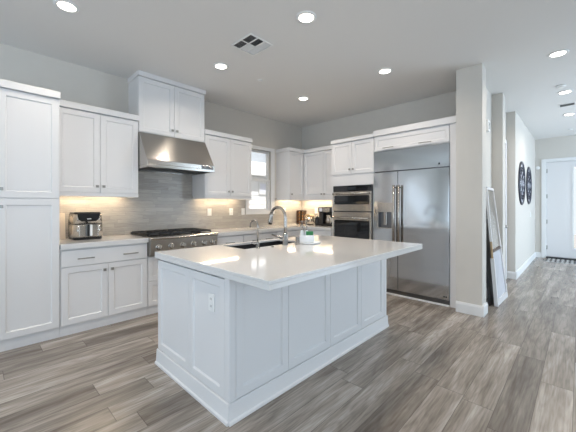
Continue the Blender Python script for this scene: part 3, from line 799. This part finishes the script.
# soap caddy
cx, cy = -2.026, 2.375
t = thing('soap_caddy', 'white ceramic caddy on a round foot holding soap bottles on the island', 'caddy', (cx, cy, .9405))
MB().lathe((cx + .018, cy + .022, .9405), [(.095, 0), (.112, .004), (.114, .012), (.10, .014)], 36).build('foot_plate', 'ceramic', t)
cu = math.cos(R(44)); su = math.sin(R(44))
def rot_rect(c, hw, hd):
    return [(c[0] + a * cu - b * su, c[1] + a * su + b * cu) for a, b in ((-hw, -hd), (hw, -hd), (hw, hd), (-hw, hd))]
c0 = (cx, cy)
z0 = .955
mb = MB(); o4 = rot_rect(c0, .074, .045); i4 = rot_rect(c0, .068, .039)
vs = [(x, y, z0) for x, y in o4] + [(x, y, 1.025) for x, y in o4] + [(x, y, 1.025) for x, y in i4] + [(x, y, .965) for x, y in i4]
fs = [(0, 1, 2, 3), (12, 13, 14, 15)]
for L in (0, 4, 8):
    for i in range(4): fs.append((L + i, L + (i + 1) % 4, L + 4 + (i + 1) % 4, L + 4 + i))
mb.add(vs, fs).build('caddy_box', 'ceramic', t, bevel=.004, seg=3)
def soap(off, label, hb):
    px = cx + off * cu - .015 * su; py = cy + off * su + .015 * cu
    b = thing('soap_bottle', label, 'soap bottle', (px, py, .966), 'soap bottles in the caddy')
    MB().lathe((px, py, .966), [(.020, 0), (.022, .004), (.022, hb), (.017, hb + .012), (.011, hb + .018)], 20).build('bottle', 'pale', b)
    MB().lathe((px, py, .966), [(.013, hb + .0185), (.013, hb + .034), (.006, hb + .036), (.006, hb + .100), (.012, hb + .101), (.012, hb + .115)], 16).tube([(px, py, .966 + hb + .108), (px - .035, py - .014, .966 + hb + .102)], .004, 8).build('pump', 'chrome', b)
soap(-.045, 'pale soap bottle with steel pump top, left one in the white caddy', .088)
soap(.000, 'pale soap bottle with steel pump top, right one in the white caddy', .090)
sq = rot_rect((cx + .028 * cu - (-.024) * su, cy + .028 * su + (-.024) * cu), .036, .012)
mb = MB(); mb.add([(x, y, .9665) for x, y in sq] + [(x, y, 1.064) for x, y in sq], [(0, 1, 2, 3), (4, 5, 6, 7)] + [(i, (i + 1) % 4, 4 + (i + 1) % 4, 4 + i) for i in range(4)])
tag(mb.build('sponge', 'green', bevel=.004), 'green sponge standing in the white caddy in front of the soap bottles', 'sponge')

# ------------------------------------------------------------------ air fryer
t = thing('air_fryer', 'stainless and black basket air fryer on the counter beside the pantry', 'air fryer', (-4.17, .902, CT))
yc, hw = .902, .148
def rbox(mb, x0, x1, y0, y1, z0, z1, r, ztaper=0):
    pts = []
    for cx_, cy_, a0 in ((x1 - r, y1 - r, 0), (x0 + r, y1 - r, 90), (x0 + r, y0 + r, 180), (x1 - r, y0 + r, 270)):
        for k in range(7): a = R(a0 + 15 * k); pts.append((cx_ + r * math.cos(a), cy_ + r * math.sin(a)))
    n = len(pts); mx, my_ = (x0 + x1) / 2, (y0 + y1) / 2; vs = []
    for z, s in ((z0, 1), (z1, 1 - ztaper)):
        vs += [(mx + (x - mx) * s, my_ + (y - my_) * s, z) for x, y in pts]
    mb.add(vs, [(i, (i + 1) % n, n + (i + 1) % n, n + i) for i in range(n)], True)
    o = len(mb.v) - 2 * n; mb.f += [tuple(range(o, o + n)), tuple(range(o + n, o + 2 * n))]; mb.sm += [False, False]
    return mb
ax0, ax1 = -4.33, -4.015
rbox(MB(), ax0 + .008, ax1 - .008, yc - hw + .008, yc + hw - .008, CT + .0005, CT + .028, .05).build('base', 'black', t)
rbox(MB(), ax0, ax1, yc - hw, yc + hw, CT + .0285, CT + .175, .055).build('lower_shell', 'steel', t)
rbox(MB(), ax0 + .001, ax1 - .001, yc - hw + .001, yc + hw - .001, CT + .1755, CT + .181, .055).build('seam_band', 'black', t)
rbox(MB(), ax0, ax1, yc - hw, yc + hw, CT + .1815, CT + .290, .055, .05).build('upper_shell', 'steel', t)
rbox(MB(), ax0 + .012, ax1 - .012, yc - hw + .012, yc + hw - .012, CT + .2905, CT + .312, .05, .06).build('lid', 'black', t)
P0 = [(yc - .110, CT + .293), (yc + .110, CT + .293), (yc + .100, CT + .232), (yc + .070, CT + .208), (yc - .070, CT + .208), (yc - .100, CT + .232)]
MB().prism(P0, 'x', ax1 - .020, ax1 + .004).build('control_panel', 'blackglass', t, bevel=.003)
MB().box(ax1 + .0045, ax1 + .0055, yc - .018, yc + .022, CT + .232, CT + .240).build('display', 'white', t)
bf = MB().box(ax1 - .012, ax1 + .006, yc - .095, yc + .095, CT + .035, CT + .170).build('basket_front', 'steel', t, bevel=.006, seg=3)
MB().box(ax1 + .0065, ax1 + .050, yc - .026, yc - .0005, CT + .040, CT + .172).build('handle', 'black', bf, bevel=.006)
MB().box(ax1 + .0065, ax1 + .054, yc + .0005, yc + .024, CT + .045, CT + .172).build('handle_grip', 'ceramic', bf, bevel=.006)
# board leaning against the tile beside the pantry
mb = MB()
cb = MB().prism([(-4.318, CT + .0005), (-4.300, CT + .0005), (-4.340, CT + .300), (-4.357, CT + .300)], 'y', .600, .735)
tag(cb.build('cutting_board', 'cream', bevel=.003), 'cream board leaning on the tile between the pantry and the air fryer', 'cutting board')

# ------------------------------------------------------------------ corner counter items
t = thing('spice_rack', 'brown wooden rack of amber jars in the counter corner', 'spice rack', (-4.24, 4.80, CT))
a0, a1, b0, b1 = -4.338, -4.140, 4.755, 4.845
mb = MB().box(a0, a0 + .012, b0, b1, CT + .0005, CT + .285).box(a1 - .012, a1, b0, b1, CT + .0005, CT + .285).box((a0 + a1) / 2 - .006, (a0 + a1) / 2 + .006, b0, b1, CT + .0005, CT + .285)
for k in range(5):
    z = CT + .0005 + k * .068
    mb.box(a0 + .012, (a0 + a1) / 2 - .006, b0, b1, z, z + .009).box((a0 + a1) / 2 + .006, a1 - .012, b0, b1, z, z + .009)
mb.build('rack_frame', 'wood', t, bevel=.001)
first = None
for k in range(4):
    for j in range(2):
        xc = a0 + .0525 + j * .093; zc = CT + .0105 + k * .068
        where = ('bottom', 'second', 'third', 'top')[k] + ' row, ' + ('left' if j == 0 else 'right')
        lab = 'small amber jar with pale lid in the wooden rack, %s' % where
        if first is None:
            first = thing('spice_jar', lab, 'jar', (xc, 4.80, zc), 'amber jars in the wooden rack')
            MB().lathe((xc, 4.80, zc), [(.022, 0), (.024, .003), (.024, .036), (.019, .040)], 16).build('jar', 'amber', first)
            MB().lathe((xc, 4.80, zc), [(.020, .0402), (.020, .052)], 16).build('lid', 'brass', first)
            fl = Vector((xc, 4.80, zc))
        else:
            dup(first, Vector((xc, 4.80, zc)) - fl, lab)
# small canister-like steel toaster with tan lid
t = thing('toaster', 'small silver counter appliance with tan sloping lid, between rack and coffee maker', 'toaster', (-3.975, 4.75, CT))
rbox(MB(), -4.06, -3.89, 4.69, 4.81, CT + .012, CT + .165, .03).build('toaster_body', 'steel', t)
rbox(MB(), -4.055, -3.895, 4.695, 4.805, CT + .0005, CT + .0115, .03).build('toaster_base', 'black', t)
MB().prism([(-4.072, CT + .1655), (-3.878, CT + .1655), (-3.93, CT + .212), (-4.02, CT + .212)], 'y', 4.685, 4.815).build('lid', 'tanwood', t, bevel=.006)
MB().box(-4.03, -3.95, 4.684, 4.6895, CT + .05, CT + .11).build('front_panel', 'darksteel', t)
t = thing('kettle', 'dark rounded kettle left of the coffee maker', 'kettle', (-3.765, 4.74, CT))
MB().lathe((-3.765, 4.74, CT + .0005), [(.050, 0), (.058, .01), (.060, .07), (.050, .13), (.038, .155), (.02, .165)], 24).build('kettle_body', 'black', t)
MB().lathe((-3.765, 4.74, CT + .166), [(.012, 0), (.014, .008), (.010, .018)], 16).build('lid_knob', 'chrome', t)
MB().tube([(-3.81, 4.72, CT + .13), (-3.835, 4.70, CT + .125), (-3.838, 4.70, CT + .07), (-3.815, 4.715, CT + .045)], .007, 10).build('handle', 'black', t)
# coffee maker
t = thing('coffee_maker', 'black drip coffee maker with steel front beside the oven cabinet', 'coffee maker', (-3.475, 4.72, CT))
a0, a1 = -3.635, -3.315
MB().box(a0, a1, 4.60, 4.86, CT + .0005, CT + .035).build('base', 'black', t, bevel=.006)
MB().box(a0, a0 + .10, 4.62, 4.86, CT + .0355, CT + .26).build('water_tank', 'black', t, bevel=.008)
MB().box(a0 + .1005, a1, 4.76, 4.86, CT + .0355, CT + .26).build('back_column', 'black', t, bevel=.004)
MB().box(a0, a1, 4.60, 4.86, CT + .2605, CT + .355).build('brew_head', 'blackglass', t, bevel=.008)
MB().box(a0 + .03, a0 + .10, 4.596, 4.5995, CT + .275, CT + .34).build('display', 'lav', t)
MB().box(a0 + .115, a1 - .05, 4.594, 4.5995, CT + .262, CT + .350).build('steel_front', 'steel', t, bevel=.001)
t2 = thing('coffee_carafe', 'steel coffee carafe with handle sitting in the coffee maker', 'carafe', (-3.445, 4.675, CT + .036))
MB().lathe((-3.440, 4.675, CT + .036), [(.045, 0), (.055, .01), (.060, .08), (.048, .14), (.038, .165), (.036, .18)], 24).build('carafe_body', 'chrome', t2)
MB().tube([(-3.393, 4.652, CT + .16), (-3.360, 4.640, CT + .15), (-3.357, 4.638, CT + .08), (-3.387, 4.65, CT + .055)], .009, 10).build('handle', 'white', t2)

# ------------------------------------------------------------------ outlets and switches
def plate(name, label, mp, u, z, w_=.075, h=.118, kind='outlet'):
    a = mp(u, 0, z)
    t = thing(name, label, 'outlet' if kind == 'outlet' else 'switch', a)
    def bx(m, ua, ub, w0, w1, za, zb):
        p = mp(ua, w0, za); q = mp(ub, w1, zb)
        return m.box(min(p[0], q[0]), max(p[0], q[0]), min(p[1], q[1]), max(p[1], q[1]), za, zb)
    bx(MB(), u - w_ / 2, u + w_ / 2, .0003, .006, z - h / 2, z + h / 2).build('cover_plate', 'white', t, bevel=.002)
    if kind == 'outlet':
        for dz in (-.024, .024):
            s = bx(MB(), u - .017, u + .017, .0062, .009, z + dz - .016, z + dz + .016).build('socket', 'white', t, bevel=.002)
            m = MB(); bx(m, u - .008, u - .005, .0091, .0094, z + dz - .006, z + dz + .008); bx(m, u + .005, u + .008, .0091, .0094, z + dz - .006, z + dz + .008)
            m.build('slots', 'shadow', s)
    else:
        bx(MB(), u - .017, u + .017, .0062, .010, z - .035, z + .035).build('rocker', 'white', t, bevel=.002)
    return t
mt = mapX(WX + .011)
plate('wall_switch', 'white switch plate on the tile just right of the rangetop', mt, 2.665, 1.220, kind='switch')
plate('wall_outlet', 'white outlet plate on the tile, middle of the three', mt, 3.092, 1.220)
plate('wall_switch', 'white switch plate on the tile beside the window casing', mt, 3.350, 1.220, kind='switch')
plate('wall_outlet', 'white outlet plate on the corner tile right of the window', mt, 4.40, 1.22)
plate('wall_outlet', 'white outlet plate on the back tile above the silver appliance', mapY(WY - .011), -3.96, 1.22)
plate('wall_outlet', 'white outlet plate on the end panel of the island', mapY(by0 + .0115), -1.745, .690, .070, .115)
plate('wall_switch', 'white switch plate low on the hallway wall beyond the round mirrors', mapX(HX), 9.02, 1.12, kind='switch')
t = thing('door_chime', 'small white chime box high on the wall behind the pier', 'chime', (-.98, 5.10, 2.40))
MB().box(-.9795, -.935, 5.03, 5.17, 2.385, 2.545).build('chime_body', 'white', t, bevel=.006)
mb = MB()
for k in range(5): mb.box(-.9349, -.934, 5.05, 5.15, 2.42 + k * .02, 2.427 + k * .02)
mb.build('speaker_slots', 'shadow', t)
tag(MB().lathe((-.788, YE - .0003, 2.29), [(.045, 0), (.045, -.012), (.036, -.024), (.01, -.028)], 24, 'y').build('wall_sensor', 'white'), 'small round white sensor high on the wall left of the front door', 'sensor')

# ------------------------------------------------------------------ round wall mirrors in the hall
def medallion(yc_, zc_, r, label):
    t = thing('round_wall_mirror', label, 'wall mirror', (HX, yc_, zc_), 'round wall mirrors in the hallway')
    x = HX + .0005
    MB().lathe((x, yc_, zc_), [(r - .055, 0), (r, 0), (r, .018), (r - .015, .026), (r - .040, .026), (r - .055, .018)], 48, 'x', False).build('frame', 'navy', t)
    MB().cyl((x + .0002, yc_, zc_), 'x', r - .056, .010, 48).build('mirror_plate', 'lav', t)
    mb = MB()
    for rad in (r - .115, .09):
        mb.tube([(x + .018, yc_ + rad * math.cos(2 * math.pi * i / 36), zc_ + rad * math.sin(2 * math.pi * i / 36)) for i in range(37)], .005, 6)
    for k in range(12):
        a = 2 * math.pi * k / 12
        mb.tube([(x + .018, yc_ + q * math.cos(a), zc_ + q * math.sin(a)) for q in (.09, r - .08)], .004, 6)
        a2 = a + math.pi / 12; c_ = (yc_ + (r - .145) * math.cos(a2), zc_ + (r - .145) * math.sin(a2))
        mb.tube([(x + .018, c_[0] + .045 * math.cos(2 * math.pi * i / 12), c_[1] + .045 * math.sin(2 * math.pi * i / 12)) for i in range(13)], .004, 6)
    mb.build('lattice', 'navy', t)
medallion(7.52, 1.768, .43, 'round navy-framed mirror with fretwork on the hallway wall, the nearer')
medallion(8.66, 1.775, .42, 'round navy-framed mirror with fretwork on the hallway wall, nearer the front door')

# ------------------------------------------------------------------ leaning mirror in the recess
ly0, ly1 = 4.757, 5.39
zt_, xb_ = 1.58, -.775
def leanmap(yy, off, zz):   # off = distance in front of the back plane
    g_ = (yy - ly0) / (ly1 - ly0); xb = -.785 + .02 * g_; xt = -.902 - .04 * g_
    return (xb + (xt - xb) * zz / zt_ + off, yy, zz)
def lean_box(mb, y0_, y1_, o0, o1, z0_, z1_):
    vs = [leanmap(y, o, z) for y in (y0_, y1_) for o in (o0, o1) for z in (z0_, z1_)]
    return mb.add(vs, [(0, 1, 3, 2), (4, 6, 7, 5), (0, 4, 5, 1), (2, 3, 7, 6), (0, 2, 6, 4), (1, 5, 7, 3)])
t = thing('leaning_mirror', 'tall white-framed floor mirror leaning in the recess behind the pier', 'floor mirror', (xb_, 5.0, 0))
sw = .035
lean_box(MB(), ly0, ly0 + sw, -.022, .006, .846, zt_).build('side_stile', 'cab', t, bevel=.002)
lean_box(MB(), ly0 + .004, ly0 + sw, -.020, .002, .626, .845).build('side_stile', 'tanwood', t, bevel=.002)
lean_box(MB(), ly0 - .006, ly0 + sw, -.030, .012, .002, .625).build('side_stile', 'cab', t, bevel=.002)
lean_box(MB(), ly1 - sw, ly1, -.022, .008, .002, zt_).build('side_stile', 'cab', t, bevel=.002)
lean_box(MB(), ly0 + sw + .0005, ly1 - sw - .0005, -.022, .008, .002, .075).build('bottom_rail', 'cab', t, bevel=.002)
lean_box(MB(), ly0 + sw + .0005, ly1 - sw - .0005, -.022, .008, zt_ - sw, zt_).build('top_rail', 'cab', t, bevel=.002)
lean_box(MB(), ly0 + sw + .0005, ly1 - sw - .0005, -.02, .006, .70, .735).build('middle_rail', 'wood', t, bevel=.002)
lean_box(MB(), ly0 + sw + .0005, ly1 - sw - .0005, -.020, -.006, .0755, .6995).build('lower_pane', 'lowpane', t)
lean_box(MB(), ly0 + sw + .0005, ly1 - sw - .0005, -.020, -.006, .7355, zt_ - sw - .0005).build('upper_pane', 'oldmirror', t)
# dark folded panel leaning behind it
mb = MB(); vs = []
for (xa, za) in ((-.872, .0005), (-.850, .0005), (-.950, 1.13), (-.972, 1.13)):
    vs += [(xa, 4.72, za), (xa, 5.18, za)]
mb.add(vs, [(0, 1, 3, 2), (2, 3, 5, 4), (4, 5, 7, 6), (6, 7, 1, 0), (0, 2, 4, 6), (1, 3, 5, 7)])
tag(mb.build('folded_black_panel', 'black', bevel=.003), 'black panel leaning on the wall behind the white-framed floor mirror', 'panel')

# doormat
tag(MB().box(-.60, .33, 9.38, 9.97, .0005, .012).build('doormat', 'doormat', bevel=.003), 'black and white patterned mat in front of the front door', 'doormat')

# ------------------------------------------------------------------ ceiling: recessed lights, vent, detectors
def can_light(x, y, label, power=8):
    t = thing('recessed_light', label, 'ceiling light', (x, y, CZ), 'recessed ceiling lights')
    MB().lathe((x, y, CZ), [(.066, -.0005), (.094, -.0005), (.094, -.004), (.080, -.009), (.067, -.009)], 32, caps=False).build('trim_ring', 'white', t)
    MB().cyl((x, y, CZ - .007), 'z', .0655, .006, 32).build('lamp_lens', 'lampglow', t)
    L = area('can_lamp', (0, 0, -.012), (0, 0, 0), .12, .12, power, (1, .88, .75), 'DISK', 150); L.parent = t
    return t
spots = [(-3.145, .546, 'nearest the pantry, at the top left'), (-3.15, 2.086, 'over the aisle in front of the range hood'),
         (-3.16, 3.62, 'over the counter corner by the window'), (-1.78, 2.08, 'over the middle of the island'), (-1.776, 3.60, 'in front of the refrigerator'),
         (-.18, 4.53, 'at the mouth of the hallway, largest of the hallway row'), (-.165, 6.14, 'middle of the hallway row'), (-.150, 7.68, 'nearest the front door'),
         (-1.78, .55, 'just above the camera side of the island'), (-.18, 1.5, 'out over the open floor to the right')]
cl0 = None
for x, y, s in spots:
    lab = 'round white recessed ceiling light ' + s
    if cl0 is None: cl0 = can_light(x, y, lab)
    else:
        d_ = dup(cl0, Vector((x, y, CZ)) - cl0.location, lab)
# air vent: 2 x 3 louvred cells
vx0, vx1, vy0, vy1 = -2.665, -2.335, 1.885, 2.195
t = thing('ceiling_vent', 'square white ceiling air vent with six louvred cells above the island', 'air vent', ((vx0 + vx1) / 2, (vy0 + vy1) / 2, CZ))
mb = MB().ring(lambda u, w_, z: (u, z, w_), vx0, vx1, vy0, vy1, (vx0 + .018, vx1 - .018, vy0 + .018, vy1 - .018), CZ - .008, CZ - .0005)
ix0, ix1, iy0, iy1 = vx0 + .018, vx1 - .018, vy0 + .018, vy1 - .018
cw = (ix1 - ix0) / 2; ch = (iy1 - iy0) / 3
mb.box(ix0 + cw - .006, ix0 + cw + .006, iy0, iy1, CZ - .008, CZ - .0005)
for k in (1, 2): mb.box(ix0, ix1, iy0 + ch * k - .006, iy0 + ch * k + .006, CZ - .008, CZ - .0005)
mb.build('vent_frame', 'white', t)
MB().box(ix0, ix1, iy0, iy1, CZ - .0012, CZ - .0004).build('duct_opening', 'iron', t)
for i in range(2):
    for j in range(3):
        a = ix0 + cw * i + .0061; b = ix0 + cw * (i + 1) - .0061; c_ = iy0 + ch * j + .0061; d_ = iy0 + ch * (j + 1) - .0061
        mb = MB(); n = 7; isd = (i, j) in {(0, 0), (1, 0), (1, 1)}
        for k in range(n):
            # thin blades thrown one way or the other
            y_ = c_ + (d_ - c_) * (k + .5) / n; s = .0042 if isd else -.0026; e_ = .0009
            mb.add([(a, y_ - s, CZ - .0080), (b, y_ - s, CZ - .0080), (b, y_ + s, CZ - .0014), (a, y_ + s, CZ - .0014),
                    (a, y_ - s + e_, CZ - .0080), (b, y_ - s + e_, CZ - .0080), (b, y_ + s + e_, CZ - .0014), (a, y_ + s + e_, CZ - .0014)],
                   [(0, 1, 2, 3), (4, 5, 6, 7), (0, 1, 5, 4), (3, 2, 6, 7), (0, 3, 7, 4), (1, 2, 6, 5)])
        mb.build('louver', 'white', t)
def disc(name, label, cat, x, y, r, h, m='white'):
    tag(MB().lathe((x, y, CZ - .0005), [(r, 0), (r, -h * .5), (r * .8, -h), (r * .3, -h * 1.05)], 28).build(name, m), label, cat)
disc('sprinkler_cover', 'small flat white disc on the ceiling right of the air vent', 'sprinkler', -3.12, 2.69, .038, .010)
disc('smoke_detector', 'round smoke detector on the hallway ceiling between the first two lights', 'smoke detector', -.20, 5.77, .055, .03)
t = thing('hall_ceiling_vent', 'rectangular ceiling vent above the hallway before the last recessed light', 'air vent', (-.17, 6.95, CZ))
MB().ring(lambda u, w_, z: (u, z, w_), -.26, -.06, 6.84, 7.00, (-.25, -.07, 6.85, 6.99), CZ - .010, CZ - .0005).build('vent_frame', 'white', t)
MB().box(-.25, -.07, 6.85, 6.99, CZ - .0015, CZ - .0005).build('duct_opening', 'iron', t)
mb = MB()
for k in range(6): mb.box(-.25, -.07, 6.858 + k * .022, 6.862 + k * .022, CZ - .0095, CZ - .0016)
mb.build('louver', 'nickel', t)
disc('sprinkler_cover', 'tiny disc on the hallway ceiling closest to the front door wall', 'sprinkler', -.165, 9.19, .045, .02)

# ------------------------------------------------------------------ outside
tag(MB().box(-16, 16, -16, 20, -.30, -.07).build('outdoor_ground', 'lawn'), 'pale ground outside the house', 'ground')
bpy.data.objects['outdoor_ground']['kind'] = 'structure'
h = thing('neighbour_house', 'pale house with lap siding seen through the kitchen window', 'house', (-8.2, 6.8, -.07))
mb = MB()
for k in range(34):
    z = -.07 + k * .16
    if z > 2.2: break
    mb.prism([(-8.2, z), (-8.180, z), (-8.192, z + .16), (-8.2, z + .16)], 'y', 2, 13)
mb.box(-8.6, -8.2, 2, 13, -.069, 2.35)
mb.build('siding', 'siding', h)
MB().prism([(-8.75, 2.36), (-7.9, 2.36), (-7.9, 2.42), (-10, 3.2), (-10, 2.36)], 'y', 1.8, 13.2).build('roof_eave', 'siding', h)
wf = MB().ring(mapX(-8.18), 6.97, 7.32, 1.72, 2.14, (7.01, 7.28, 1.76, 2.10), 0, .03).build('window', 'trim', h)
MB().box(-8.164, -8.150, 7.01, 7.28, 1.76, 2.10).build('pane', 'lav', wf)
